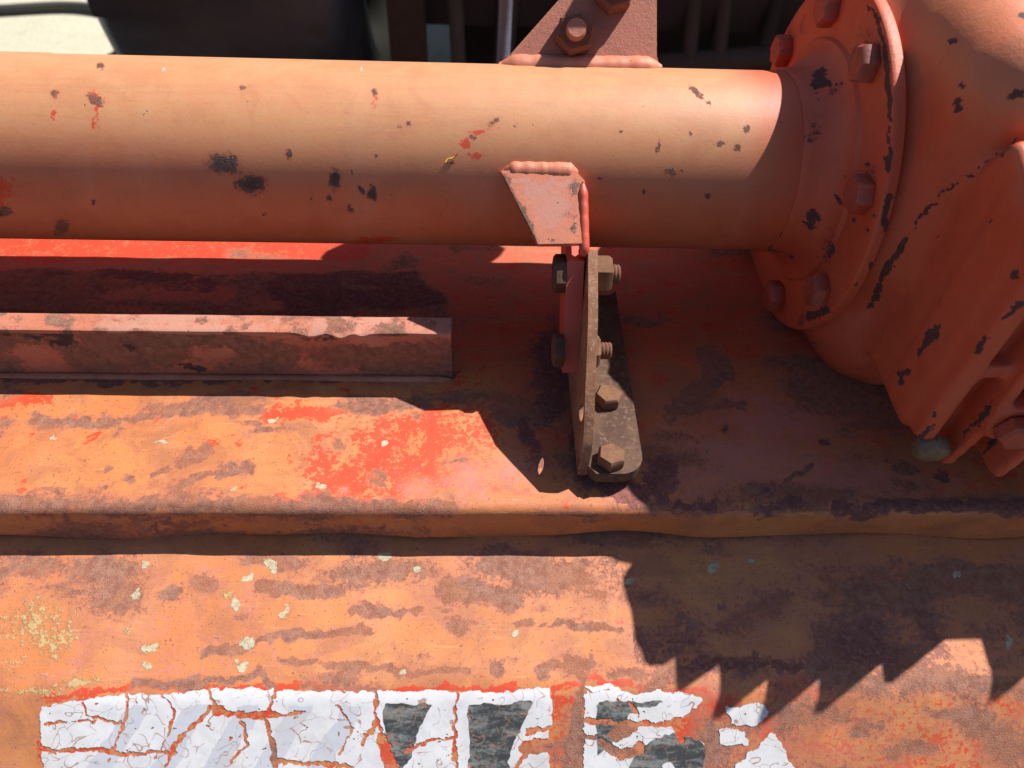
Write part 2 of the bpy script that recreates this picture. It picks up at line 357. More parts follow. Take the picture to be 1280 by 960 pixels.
def resample(poly, d):
    out = []
    for (a, b) in zip(poly[:-1], poly[1:]):
        L = math.hypot(b[0]-a[0], b[1]-a[1]); n = max(1, int(round(L/d(a)))) if callable(d) else max(1, int(round(L/d)))
        for i in range(n): out.append((a[0]+(b[0]-a[0])*i/n, a[1]+(b[1]-a[1])*i/n))
    out.append(poly[-1]); return out
def build_deck():
    xs = spaced(XL, XR, -0.29, 0.33, 0.0016)
    R = 0.0060; arc = [(YF+R-R*math.sin(t), ZD-R+R*math.cos(t)) for t in np.linspace(0, math.pi/2, 9)]
    top = resample([(0.30, ZD-0.12), (0.27, ZD-0.04), (0.22, ZD-0.006), (0.17, ZD), (0.07, ZD)], 0.02)[:-1]+resample([(0.07, ZD), (YF+R, ZD)], 0.0016)
    lip = resample([arc[-1], (YF, -0.1155)], 0.0016)
    prof = top+arc[1:]+lip[1:]
    it = len(prof)
    inner = [(YF+0.0008, -0.1165), (YF+0.0026, -0.1163), (YF+0.003, -0.113), (YF+0.003, ZD-R), (YF+R+0.001, ZD-0.004), (0.0, ZD-0.004), (0.2, ZD-0.006), (0.262, ZD-0.042), (0.296, ZD-0.12)]
    prof = np.array(prof+inner); ns = len(prof)
    wave = [(-0.66, 0), (-0.30, 0.0012), (-0.255, 0.0015), (-0.21, -0.0014), (-0.165, -0.0031), (-0.13, -0.001), (-0.075, 0.0012), (-0.02, 0.0002), (0.005, -0.0022), (0.03, -0.0012), (0.06, 0.0012), (0.09, 0.0018), (0.12, 0.0004), (0.16, -0.0006), (0.20, 0.001), (0.245, -0.0018), (0.29, -0.0005), (0.35, 0), (1.28, 0)]
    xw = np.linspace(XL, XR, 2000); wv = interp(xw, wave); k = np.ones(31)/31; wv = np.convolve(np.pad(wv, 15, mode='edge'), k, 'valid')
    W = 1.7*np.interp(xs, xw, wv)
    def fn(xs):
        P = np.repeat(prof[None], len(xs), 0).copy()
        low = np.clip((ZD-0.004-prof[:, 1])/0.018, 0, 1); low[:30] = 0; low[-4:] = 0
        P[:, :, 1] += low[None]*W[:, None]
        P[:, :, 0] += (low*(1-0.0*low))[None]*(np.sin(xs*37)+0.6*np.sin(xs*83+1))[:, None]*0.0011
        return P
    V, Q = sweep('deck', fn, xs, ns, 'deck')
    n1 = fbm(V, 16, 3)-0.5
    flat = (V[:, 2] > ZD-0.0005)
    V[:, 2] += np.where(flat, n1*0.0022, n1*0.0006)
    V[:, 1] += np.where(flat, 0, (fbm(V, 45, 8)-0.5)*0.0012)
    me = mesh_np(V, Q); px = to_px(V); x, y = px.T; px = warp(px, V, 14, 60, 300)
    vis = (y > 280) & (y < 720)
    nz = fbm(V*np.array([0.55, 1.4, 1]), 34, 21, 5); nb = fbm(V*np.array([0.4, 1.2, 1]), 22, 40, 5); nf = fbm(V, 90, 77, 4)
    # rust ------------------------------------------------
    rust = np.clip((nz-0.60)*3.2+0.12, 0, 0.7)
    rust = np.maximum(rust, strokes(px, [(11, [(0, 630), (60, 628), (130, 632), (250, 630), (330, 634), (420, 634), (520, 634), (560, 632)]), (5, [(180, 510), (250, 505), (330, 500)]), (7, [(40, 527), (95, 524), (170, 522), (210, 515), (330, 514)]),
        (6, [(225, 582), (250, 568), (262, 560)]), (4, [(190, 600), (205, 592)]), (4, [(235, 600), (270, 594), (300, 590)]), (8, [(420, 506), (480, 510), (530, 500)]), (4, [(180, 665), (330, 668), (480, 666)]), (3, [(165, 652), (260, 656)])])*0.92)
    rust = np.maximum(rust, blobs(px, [(308, 588, 11, 10), (285, 585, 12, 7), (240, 566, 10, 8), (130, 585, 5, 4), (150, 538, 5, 4), (424, 554, 6, 8), (455, 505, 34, 12), (475, 606, 10, 5), (476, 594, 6, 5), (550, 630, 10, 7), (478, 625, 14, 7), (410, 628, 18, 8), (160, 598, 6, 4), (520, 520, 5, 5)]))
    lower = y > 640
    rust = np.where(lower & (x < 830), np.maximum(rust, np.clip((nz-0.52)*2.2+0.3, 0, 0.75)), rust)
    # more rust and dark patches under the tube, more rust towards the right
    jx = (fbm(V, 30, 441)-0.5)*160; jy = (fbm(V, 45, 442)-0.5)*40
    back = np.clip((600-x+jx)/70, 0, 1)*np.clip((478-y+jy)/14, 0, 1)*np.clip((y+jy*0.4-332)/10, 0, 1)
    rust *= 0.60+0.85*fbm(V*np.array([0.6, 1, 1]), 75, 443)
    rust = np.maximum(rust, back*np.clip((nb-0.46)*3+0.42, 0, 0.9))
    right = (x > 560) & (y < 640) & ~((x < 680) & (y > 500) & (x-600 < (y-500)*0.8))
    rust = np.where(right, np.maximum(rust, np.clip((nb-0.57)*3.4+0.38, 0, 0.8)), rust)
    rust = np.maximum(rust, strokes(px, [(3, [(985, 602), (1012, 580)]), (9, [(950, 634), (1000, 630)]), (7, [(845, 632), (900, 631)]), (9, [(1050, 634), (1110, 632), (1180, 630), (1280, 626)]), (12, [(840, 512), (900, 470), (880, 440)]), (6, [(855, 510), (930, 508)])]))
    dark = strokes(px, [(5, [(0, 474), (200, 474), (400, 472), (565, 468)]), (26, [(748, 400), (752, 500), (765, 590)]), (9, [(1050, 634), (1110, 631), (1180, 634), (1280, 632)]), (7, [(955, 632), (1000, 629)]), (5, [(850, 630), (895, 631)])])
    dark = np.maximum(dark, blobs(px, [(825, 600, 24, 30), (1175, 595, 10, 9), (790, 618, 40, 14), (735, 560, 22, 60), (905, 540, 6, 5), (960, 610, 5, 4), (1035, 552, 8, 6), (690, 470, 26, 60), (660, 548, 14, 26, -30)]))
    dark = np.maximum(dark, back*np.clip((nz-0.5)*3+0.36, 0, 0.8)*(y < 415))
    fresh = np.clip((nf-0.55)*3+0.1, 0, 0.55)*(x < 620)*(y < 632)*(y > 470)
    fresh = np.maximum(fresh, np.clip(blobs(px, [(500, 575, 110, 58, -12), (560, 555, 60, 50, 0)])*1.1, 0, 0.64)*(0.46+0.85*fbm(V*np.array([1, 0.6, 1]), 110, 411)))
    fresh = np.maximum(fresh, strokes(px, [(12, [(340, 522), (430, 512)]), (10, [(0, 500), (60, 500)]), (9, [(350, 624), (470, 628)]), (6, [(20, 632), (60, 634)])])*0.8)
    fresh = np.maximum(fresh, np.clip((333-y+jy*0.4)/8, 0, 1)*np.clip((470-x+jx*0.3)/20, 0, 1)*0.62)
    fresh = np.maximum(fresh, np.where((x > 560) & (y < 640), np.clip((nf-0.5)*2.2+0.16, 0, 0.5), 0))
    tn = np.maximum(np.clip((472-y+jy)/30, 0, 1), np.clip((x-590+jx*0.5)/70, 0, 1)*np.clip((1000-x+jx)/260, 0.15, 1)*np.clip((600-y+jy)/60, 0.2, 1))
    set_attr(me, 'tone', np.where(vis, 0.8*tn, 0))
    pale = blobs(px, [(590, 600, 48, 40, -20), (640, 590, 40, 36), (430, 612, 16, 9), (520, 610, 40, 20)])*0.72
    pale = np.maximum(pale, blobs(px, [(930, 580, 180, 60), (1080, 600, 160, 50), (980, 530, 120, 60)])*0.75)  # mauve patches paint sky-lit shade into the right of the deck
    spot = blobs(px, [(480, 552, 4, 3), (397, 611, 6, 5), (200, 552, 4, 3), (60, 545, 4, 3), (346, 528, 5, 4), (290, 610, 4, 3)])
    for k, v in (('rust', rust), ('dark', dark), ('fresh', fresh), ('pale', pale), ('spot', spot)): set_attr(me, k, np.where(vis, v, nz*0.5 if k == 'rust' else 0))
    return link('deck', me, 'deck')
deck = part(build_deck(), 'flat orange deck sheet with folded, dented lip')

# ------------------------------------------------------------------ lower hood panel behind the deck
def hood_profile():
    s1, s2 = math.radians(11), math.radians(38)
    y0, z0 = YF+0.045, -0.1098
    a = (y0, z0); b_ = (-0.2475, z0-(y0+0.2475)*math.tan(s1))
    pts = resample([a, b_], 0.0016)[:-1]
    n = 14; R = 0.03
    y, z = b_
    for k in range(n):
        t = s1+(s2-s1)*(k+0.5)/n; d = R*(s2-s1)/n
        pts.append((y, z)); y -= d*math.cos(t); z -= d*math.sin(t)
    c = (y-0.06*math.cos(s2), z-0.06*math.sin(s2))
    pts += resample([(y, z), c], 0.0016)
    y, z = c
    for k in range(6):
        t = s2+(math.radians(75)-s2)*(k+1)/6; y -= 0.02*math.cos(t); z -= 0.02*math.sin(t); pts.append((y, z))
    pts.append((y-0.02, z-0.10))
    return np.array(pts)
HP = hood_profile()
def hood_relief(V):
    return (fbm(V, 12, 9)-0.5)*0.0035+(fbm(V, 60, 19)-0.5)*0.0006
def build_hood():
    xs = spaced(XL, XR, -0.29, 0.31, 0.0016)
    P = np.empty((len(xs), len(HP), 3)); P[:, :, 0] = xs[:, None]; P[:, :, 1:] = HP[None]; V = P.reshape(-1, 3)
    V[:, 2] += hood_relief(V)
    me = mesh_np(V, grid_quads(len(xs), len(HP))[:, ::-1]); px = to_px(V); x, y = px.T; vis = y < 1100; px = warp(px, V, 14, 60, 320)
    nz = fbm(V*np.array([0.5, 1.3, 1]), 30, 121, 5); nf = fbm(V, 80, 177, 4); nb = fbm(V*np.array([0.7, 1.2, 1]), 18, 131, 5)
    band = np.clip(1-np.abs(y-712)/75, 0, 1)
    rust = np.clip((nz-0.56)*3.0+0.16+0.30*band, 0, 0.75)
    rust = np.maximum(rust, np.clip((nb-0.5)*3+0.36, 0, 0.72)*np.clip((x-720)/120, 0, 1))
    rust = np.maximum(rust, strokes(px, [(5, [(250, 820), (300, 812), (330, 800), (380, 793), (465, 790)]), (4, [(355, 824), (410, 832), (500, 838), (580, 842)]), (6, [(175, 860), (240, 856), (290, 846), (325, 838)]), (4, [(245, 818), (290, 808)]), (4, [(325, 836), (338, 858)]),
        (4, [(640, 782), (700, 780), (775, 786)]), (5, [(440, 768), (530, 765)]), (9, [(330, 735), (420, 740)]), (16, [(560, 735), (640, 745)]), (6, [(690, 830), (725, 850), (715, 940), (710, 960)])]))
    rust *= 0.62+0.85*fbm(V*np.array([0.6, 1, 1]), 75, 402)
    rust = np.maximum(rust, blobs(px, [(130, 715, 52, 22), (150, 750, 35, 22), (50, 705, 40, 14), (250, 730, 18, 10), (210, 745, 18, 10), (300, 770, 10, 6), (690, 720, 60, 24), (480, 715, 60, 16), (340, 700, 40, 10), (640, 705, 60, 18), (570, 780, 18, 9), (460, 758, 12, 5), (616, 836, 6, 12), (678, 836, 12, 9),
        (725, 835, 22, 17), (890, 930, 28, 26), (930, 900, 22, 14), (990, 885, 18, 9), (1075, 915, 14, 9), (1040, 895, 30, 10), (1140, 940, 34, 11), (1180, 890, 30, 8), (1220, 900, 24, 22), (1255, 930, 26, 30), (1100, 850, 20, 8), (1190, 850, 30, 8), (770, 920, 26, 22), (720, 930, 18, 34), (330, 940, 20, 16), (640, 940, 10, 10), (780, 840, 30, 8)]))
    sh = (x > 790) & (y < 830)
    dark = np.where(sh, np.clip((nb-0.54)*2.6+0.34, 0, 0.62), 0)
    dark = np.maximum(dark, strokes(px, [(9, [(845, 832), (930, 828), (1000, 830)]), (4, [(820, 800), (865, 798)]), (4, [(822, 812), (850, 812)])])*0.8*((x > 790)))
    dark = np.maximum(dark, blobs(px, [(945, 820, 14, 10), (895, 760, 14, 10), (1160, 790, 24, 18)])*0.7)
    fresh = np.clip((nf-0.60)*3, 0, 0.30)
    fresh = np.maximum(fresh, strokes(px, [(5, [(60, 866), (200, 862), (320, 858), (480, 862), (690, 862)]), (6, [(700, 860), (740, 852), (880, 864)])])*0.85)
    fresh = np.maximum(fresh, blobs(px, [(488, 940, 14, 26, 20), (905, 890, 34, 22), (700, 940, 30, 20), (860, 920, 30, 30), (960, 905, 30, 30), (1000, 860, 60, 20), (830, 950, 30, 12)])*0.88)
    fresh = np.maximum(fresh, np.where((y > 868) & (x > 45), 0.47, 0))
    lichen = (0.22+0.45*fbm(V, 55, 431))*np.clip(1.5-1.5*np.hypot((x-40)/105, (y-790)/95), 0, 1)
    lichen = np.maximum(lichen, blobs(px, [(40, 860, 60, 10), (110, 850, 40, 9), (285, 742, 16, 9), (190, 810, 16, 12), (160, 790, 10, 8)])*0.66)
    spot = blobs(px, [(478, 695, 8, 7), (518, 714, 6, 5), (178, 707, 6, 5), (310, 724, 8, 7), (294, 752, 8, 8), (336, 703, 7, 7), (337, 712, 5, 4), (310, 803, 10, 9), (303, 826, 9, 5), (360, 765, 5, 5), (186, 810, 7, 7), (183, 836, 7, 6), (648, 795, 4, 6), (892, 710, 9, 10), (1195, 715, 6, 4), (1260, 803, 7, 8), (790, 725, 6, 4), (940, 702, 5, 4), (508, 838, 5, 4), (960, 690, 4, 3), (170, 745, 5, 6)])
    pale = np.clip((fbm(V, 25, 451)-0.5)*2+0.22, 0, 0.45)
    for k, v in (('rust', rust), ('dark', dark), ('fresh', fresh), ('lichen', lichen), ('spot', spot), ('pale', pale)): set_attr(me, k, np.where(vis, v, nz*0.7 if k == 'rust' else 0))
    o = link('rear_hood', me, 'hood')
    s = o.modifiers.new('thickness', 'SOLIDIFY'); s.thickness = 0.003; s.offset = -1
    return o
hood = part(build_hood(), 'sloping rear hood sheet blotched with rust and lichen')

# ------------------------------------------------------------------ peeling decal on the hood's lower slope
def decal_mat():
    b = NB('peeling_decal')
    hi = b.noise(520, 5, 0.7); mid = b.noise(120, 5, 0.65); sc = b.noise(95, 6, 0.75, 0.3, stretch=(0.6, 2.5, 1))
    e = b.math('ADD', b.math('MULTIPLY_ADD', hi, 7.0, -3.5), b.math('MULTIPLY_ADD', mid, 6.0, -3.0))
    vor = b.n('ShaderNodeTexVoronoi'); vor.feature = 'DISTANCE_TO_EDGE'; vor.inputs['Scale'].default_value = 62
    dis = b.n('ShaderNodeMix'); dis.data_type = 'VECTOR'; dis.inputs[0].default_value = 0.06
    nz = b.n('ShaderNodeTexNoise'); nz.inputs['Scale'].default_value = 45; b.put(nz.inputs['Vector'], b.co)
    b.put(dis.inputs[4], b.co); b.put(dis.inputs[5], nz.outputs['Color']); b.put(vor.inputs['Vector'], dis.outputs[1])
    crack = b.math('MULTIPLY', b.step(vor.outputs['Distance'], 0.017, 0.008), b.step(mid, 0.42, 0.52))
    keep = b.math('MULTIPLY', b.step(b.math('ADD', b.attr('keep'), e), -0.25, 0.25), 1.0)
    pits = b.step(b.noise(330, 2, 0.5), 0.70, 0.72); keep = b.math('MULTIPLY', keep, b.math('SUBTRACT', 1.0, pits))
    white = b.mix(b.step(mid, 0.3, 0.75), (0.66, 0.66, 0.68), (0.58, 0.59, 0.63))
    c = b.mix(b.math('MULTIPLY', b.step(b.attr('stripe'), -1, 1), 0.8), white, (0.47, 0.49, 0.56))
    bk = b.step(b.math('ADD', b.attr('print'), b.math('MULTIPLY_ADD', hi, 1.2, -0.6)), -0.5, 0.5)
    worn = b.step(b.math('ADD', b.math('MULTIPLY', sc, 0.7), b.math('MULTIPLY', hi, 0.3)), 0.44, 0.62)
    ink = b.mix(b.math('MULTIPLY', worn, 0.6), (0.045, 0.048, 0.05), (0.34, 0.35, 0.34))
    c = b.mix(b.math('MULTIPLY', b.step(b.noise(38, 5, 0.7), 0.48, 0.7), 0.35), c, (0.46, 0.41, 0.36))
    c = b.mix(bk, c, ink)
    c = b.mix(b.math('MULTIPLY', crack, 0.8), c, (0.33, 0.15, 0.095))
    b.out(c, 0.5, b.bump(b.math('ADD', keep, b.math('MULTIPLY', hi, 0.15)), 0.25, 0.0003), spec=0.4)
    tr = b.n('ShaderNodeBsdfTransparent'); mx = b.n('ShaderNodeMixShader'); b.put(mx.inputs[0], keep)
    b.put(mx.inputs[1], tr.outputs[0]); b.put(mx.inputs[2], b.b.outputs[0])
    b.put(b.t.nodes['Material Output'].inputs[0], mx.outputs[0]); return b.m
def build_decal():
    sl = np.cumsum(np.r_[0, np.hypot(*np.diff(HP, axis=0).T)])
    i0 = np.argmin(np.abs(HP[:, 0]+0.243)); L0 = sl[i0]; ss = np.arange(L0, L0+0.078, 0.0006)
    Yp = np.interp(ss, sl, HP[:, 0]); Zp = np.interp(ss, sl, HP[:, 1]); xs = np.arange(-0.215, 0.165, 0.0006)
    ty = np.gradient(Yp, ss); tz = np.gradient(Zp, ss)
    P = np.empty((len(xs), len(ss), 3)); P[:, :, 0] = xs[:, None]; P[:, :, 1] = (Yp+tz*0.0)[None]; P[:, :, 2] = Zp[None]
    V = P.reshape(-1, 3); V[:, 2] += hood_relief(V)
    off = np.stack([np.zeros(len(ss)), tz, -ty], -1)*0.0003; V += np.tile(off, (len(xs), 1))
    px = to_px(V); px = warp(px, V, 6, 90, 360)
    keep = poly_sd(px, [(52, 884), (80, 880), (105, 872), (140, 866), (200, 866), (258, 864), (330, 860), (400, 864), (470, 864), (530, 862), (565, 862), (620, 864), (690, 862), (690, 905), (684, 940), (690, 990), (52, 990)])
    keep = np.maximum(keep, poly_sd(px, [(732, 868), (765, 864), (842, 866), (862, 868), (880, 872), (872, 885), (858, 895), (846, 908), (856, 920), (880, 930), (878, 990), (728, 990)]))
    keep = np.maximum(keep, poly_sd(px, [(726, 860), (760, 856), (775, 862), (745, 866)]))
    keep = np.maximum(keep, poly_sd(px, [(905, 885), (950, 876), (962, 890), (945, 906), (915, 905)]))
    keep = np.maximum(keep, poly_sd(px, [(895, 912), (930, 912), (935, 930), (900, 932)]))
    keep = np.maximum(keep, poly_sd(px, [(935, 945), (965, 916), (980, 935), (992, 965), (985, 990), (915, 990), (918, 960)]))
    cut = [(4, [(52, 936), (110, 936), (165, 942), (210, 940)]), (2.2, [(160, 866), (156, 900), (140, 940)]), (2.5, [(100, 876), (110, 892), (150, 905)]), (2.5, [(262, 868), (268, 884), (300, 890), (345, 896), (380, 888)]), (6, [(268, 890), (310, 893), (345, 893)]),
           (3, [(345, 862), (338, 890)]), (2, [(205, 870), (220, 890), (210, 920), (190, 950)]), (3.5, [(205, 960), (216, 935), (228, 920), (250, 900), (262, 886)]), (5, [(332, 900), (340, 930), (345, 965)]), (3, [(470, 864), (470, 900), (480, 925)]), (12, [(478, 925), (490, 960)]), (4, [(455, 930), (470, 905)]),
           (3.2, [(572, 862), (568, 900), (566, 940), (575, 985)]), (2.5, [(505, 938), (540, 926), (568, 922)]), (4, [(350, 952), (400, 955), (440, 960)]), (2.2, [(300, 900), (310, 930), (285, 955)]), (2, [(60, 905), (120, 900)]), (2, [(420, 880), (440, 910), (425, 945)]), (6, [(660, 915), (690, 912)]), (11, [(655, 935), (692, 930)]), (5, [(640, 962), (655, 940)]),
           (5, [(732, 900), (775, 905), (850, 902)]), (12, [(770, 918), (790, 910)]), (9, [(800, 935), (775, 945), (755, 930)]), (3, [(800, 895), (786, 878)]), (8, [(848, 905), (852, 925)]), (5, [(728, 920), (745, 922)])]
    d = np.full(len(px), 99.0)
    for wd, pts in cut:
        for a, c in zip(pts[:-1], pts[1:]): d = np.minimum(d, seg_d(px, a, c)-wd*0.72)
    keep = np.minimum(keep, d)
    pr = poly_sd(px, [(480, 880), (539, 880), (503, 962), (503, 990), (480, 990)])
    pr = np.maximum(pr, poly_sd(px, [(586, 879), (666, 878), (632, 950), (650, 990), (586, 990)]))
    pr = np.maximum(pr, poly_sd(px, [(747, 877), (830, 877), (815, 884), (796, 884), (780, 908), (762, 930), (747, 945)]))
    pr = np.maximum(pr, np.minimum(60-np.hypot(px[:, 0]-842, (px[:, 1]-978)), np.hypot(px[:, 0]-836, (px[:, 1]-960))-8))
    st = np.full(len(px), -9.0)
    for x0 in (95, 170, 235, 300, 365): st = np.maximum(st, poly_sd(px, [(x0+62, 882), (x0+92, 882), (x0+30, 990), (x0, 990)]))
    me = mesh_np(V, grid_quads(len(xs), len(ss))); set_attr(me, 'keep', np.clip(keep, -20, 20)); set_attr(me, 'print', np.clip(pr, -5, 5)); set_attr(me, 'stripe', np.clip(st, -5, 5))
    return link('decal', me, decal_mat())
decal = part(build_decal(), 'peeling white and black decal on the rear hood'); 
decal.parent = hood; decal.matrix_parent_inverse = Matrix()

# ------------------------------------------------------------------ stiffener bar on the deck
def build_bar():
    xs = spaced(XL+0.02, -0.0172, -0.30, -0.0172, 0.0015); ya, yb, zt = -0.0895, -0.0755, -0.0545
    r = 0.0016
    pr = resample([(yb, ZD-0.001), (yb, zt-r)], 0.004)+[(yb-0.3*r, zt-0.3*r)]+resample([(yb-r, zt), (ya+r, zt)], 0.0015)+[(ya+0.3*r, zt-0.3*r)]+resample([(ya, zt-r), (ya+0.0015, ZD-0.001)], 0.0015)
    pr = np.array(pr); P = np.empty((len(xs), len(pr), 3)); P[:, :, 0] = xs[:, None]; P[:, :, 1:] = pr[None]; V = P.reshape(-1, 3)
    V[:, 1] += (fbm(V, 50, 4)-0.5)*0.0007; V[:, 2] += (fbm(V*np.array([1, 0.2, 0.2]), 25, 14)-0.5)*0.0012
    # nicks hammered into the front top edge
    ed = np.exp(-((V[:, 1]-ya)/0.004)**2)*np.exp(-((V[:, 2]-zt)/0.005)**2)
    nick = np.zeros(len(V))
    for xc, wd, dp in ((-0.094, 0.006, 0.0015), (-0.078, 0.005, 0.0020), (-0.066, 0.0035, 0.0011)): nick += dp*np.exp(-((V[:, 0]-xc)/wd)**2)
    V[:, 2] -= ed*nick; V[:, 1] -= ed*nick*0.9
    px = to_px(V); x, y = px.T
    Q = grid_quads(len(xs), len(pr)).tolist(); n = len(pr); Q.append([(len(xs)-1)*n+k for k in range(n)]); Q.append(list(range(n))[::-1])
    me = mesh_np(V, Q); nb = fbm(V*np.array([0.5, 1, 1]), 40, 51, 5)
    topf = V[:, 2] > zt-0.002
    rust = np.where(topf, np.clip((fbm(V, 110, 53, 5)-0.5)*2.5+0.18, 0, 0.6), np.clip((nb-0.5)*3.4+0.32, 0, 0.9))
    pale = np.where(topf, np.clip((fbm(V*np.array([0.5, 1, 1]), 90, 61)-0.5)*3+0.40, 0, 0.8), np.clip((fbm(V*np.array([0.6, 1, 1]), 60, 65)-0.55)*3+0.2, 0, 0.8))
    dark = np.where(topf, 0, np.clip((fbm(V*np.array([0.5, 1, 1]), 60, 71)-0.60)*4+0.30, 0, 0.7))
    set_attr(me, 'rust', rust); set_attr(me, 'pale', pale); set_attr(me, 'dark', dark)
    o = link('stiffener_bar', me, 'bar'); me.set_sharp_from_angle(angle=math.radians(40)); return o
bar = part(build_bar(), 'rusty square bar welded along the deck'); bar.parent = deck; bar.matrix_parent_inverse = Matrix()
weld('weld_bead', [(-0.55, -0.0895, ZD-0.0005), (-0.018, -0.0895, ZD-0.0005)], 0.0024, 'bar', deck, 3, 0.002)

# ------------------------------------------------------------------ beam tube and its flange
def lathe_x(xs, rs, nt, fine=True):
    t = np.linspace(0, 2*np.pi, nt, endpoint=False)
    P = np.empty((len(xs), nt, 3)); P[:, :, 0] = np.asarray(xs)[:, None]; P[:, :, 1] = np.asarray(rs)[:, None]*np.cos(t); P[:, :, 2] = np.asarray(rs)[:, None]*np.sin(t)
    return P.reshape(-1, 3), grid_quads(len(xs), nt, True)
def build_tube():
    xs = spaced(XL, 0.17, -0.29, 0.17, 0.0016); V, Q = lathe_x(xs, np.full(len(xs), 0.05), 200)
    rr = 1+(fbm(V, 9, 31)-0.5)*0.008/0.5*0.1; V[:, 1] *= rr; V[:, 2] *= rr
    px = to_px(V); x, y = px.T; px = warp(px, V, 3.5, 140, 340); front = (V[:, 1]*(-0.845)+V[:, 2]*0.535) > -0.002
    rust = blobs(px, [(278, 204, 21, 12, 8), (314, 231, 18, 11, 8), (419, 224, 8, 13, 5), (465, 242, 5, 10), (452, 238, 3, 8, -30), (118, 124, 11, 6, 30), (69, 117, 5, 5), (438, 261, 4, 6, -20), (411, 248, 3, 5, -30), (118, 252, 4, 4), (616, 153, 9, 4, -38), (591, 172, 4, 3), (645, 155, 3, 3), (823, 183, 3, 8, 15), (870, 114, 4, 11, -38), (886, 128, 3, 3), (933, 160, 4, 5), (921, 185, 5, 5), (901, 179, 4, 4), (862, 166, 2, 4), (838, 215, 7, 4), (852, 215, 3, 2), (468, 114, 4, 5), (362, 195, 4, 6), (470, 195, 3, 3), (303, 110, 4, 3), (500, 160, 3, 3),
        (126, 83, 5, 4, -30), (775, 165, 3, 3), (510, 155, 3, 3), (5, 265, 8, 6), (77, 285, 8, 10), (885, 245, 3, 3), (805, 238, 3, 3), (750, 222, 3, 2), (330, 268, 4, 3), (566, 205, 4, 3), (508, 158, 2, 2), (640, 208, 4, 3), (700, 207, 4, 3), (390, 248, 2, 3), (440, 215, 2, 2)])
    dark = blobs(px, [(280, 206, 15, 7, 8), (316, 231, 13, 7, 8), (419, 224, 6, 11, 5), (466, 243, 3, 8)])
    fresh = blobs(px, [(118, 122, 13, 9, 30), (70, 117, 6, 6), (600, 165, 22, 4, -10), (596, 195, 12, 5), (470, 300, 30, 5), (0, 240, 20, 20), (580, 180, 10, 6), (360, 195, 5, 7)])*0.8
    fresh = np.maximum(fresh, np.clip((fbm(V, 55, 81)-0.70)*3+0.1, 0, 0.25))
    stain = strokes(px, [(6, [(119, 128), (118, 160)]), (4, [(69, 120), (67, 150)]), (4, [(468, 117), (467, 135)])])
    fresh = np.maximum(fresh, np.clip(stain*0.62, 0, 0.47))
    me = mesh_np(V, Q)
    for k, v in (('rust', rust), ('dark', dark), ('fresh', fresh)): set_attr(me, k, np.where(front, v, 0))
    tn = np.clip((V[:, 0]-0.125)/0.045+(fbm(V, 30, 87)-0.5)*0.6, 0, 1); set_attr(me, 'tone', tn*tn*(3-2*tn)*0.9)
    pl = np.clip((fbm(V*np.array([0.6, 1, 1]), 14, 85)-0.5)*2+0.15, 0, 0.5); dz = np.clip((V[:, 2]-0.008)/0.036+(fbm(V, 18, 88)-0.5)*0.7, 0, 1); set_attr(me, 'lit_top', 0.62*dz*dz*(3-2*dz)*(1-tn))  # tan upper side imitates the sunlit half of the tube
    spot = blobs(px, [(206, 86, 3, 2), (452, 86, 3, 2)]); set_attr(me, 'spot', np.where(front, spot, 0))
    return link('beam_tube', me, 'tube')
tube = part(build_tube(), 'thick faded orange beam tube with rust chips')

XF = 0.1880                                   # flange face
def rev(o_name, prof, nt, mat, attrs=None, parent=None, sharp=40):
    V, Q = lathe_x([p[0] for p in prof], [p[1] for p in prof], nt); me = mesh_np(V, Q)
    if attrs:
        for k, v in attrs(V).items(): set_attr(me, k, v)
    o = link(o_name, me, mat, parent); me.set_sharp_from_angle(angle=math.radians(sharp)); return o
def fl_prof():
    p = [(0.1660, 0.0490), (0.1662, 0.0507)]
    for t in np.linspace(0, math.pi/2, 9): p.append((0.167+0.019*math.sin(t), 0.0512+0.0155*(1-math.cos(t))))
    p += [(XF, 0.0672+0.001)]
    p += [(XF, r) for r in np.arange(0.070, 0.0955, 0.0016)]
    p += [(XF+0.0006, 0.0966), (XF+0.0016, 0.0972)]+[(x_, 0.0972) for x_ in np.arange(XF+0.003, XF+0.0062, 0.0015)]+[(XF+0.0068, 0.0965), (XF+0.0072, 0.086)]
    return p
def fl_attr(V):
    px = warp(to_px(V), V, 6, 130, 390)
    d = strokes(px, [(3.2, [(1100, 30), (1108, 80), (1112, 130), (1111, 170)]), (3, [(1111, 175), (1108, 215)]), (3, [(1084, 8), (1092, 14), (1100, 30)]), (5, [(1012, 395), (1035, 388)]), (4, [(1112, 245), (1104, 290)]), (2, [(1090, 330), (1070, 355)]),
        (5, [(1028, 88), (1018, 96), (1022, 110)]), (4, [(1022, 100), (1036, 104)]), (3, [(1022, 112), (1024, 122)]), (2, [(1040, 240), (1060, 262)])])
    d = np.maximum(d, blobs(px, [(1014, 275, 9, 12, 15), (1000, 275, 3, 2), (1097, 268, 5, 4), (1068, 275, 4, 3), (1083, 286, 3, 3), (1104, 200, 2, 4), (990, 320, 4, 4), (1037, 315, 4, 7), (1084, 205, 3, 4), (972, 293, 4, 3)]))
    front = V[:, 2]*0.535-V[:, 1]*0.845 > -0.09
    return {'dark': np.where(front, d, 0), 'rust': np.clip((fbm(V, 60, 5)-0.62)*3+0.2, 0, 0.45)}
flange = rev('flange', fl_prof(), 220, 'cast', fl_attr); part(flange, 'round bolted flange at the end of the tube'); flange.parent = tube; flange.matrix_parent_inverse = Matrix()
for k in range(8):
    a = math.radians(22.5+45*k); o = (XF-0.0001, 0.0818*math.cos(a), 0.0818*math.sin(a))
    hexhead('flange_bolt', o, (-1, 0, 0), 0.0170, 0.0080, 'bolt_paint', tube, rot=0.2+1.7*k, dome=0.0002)

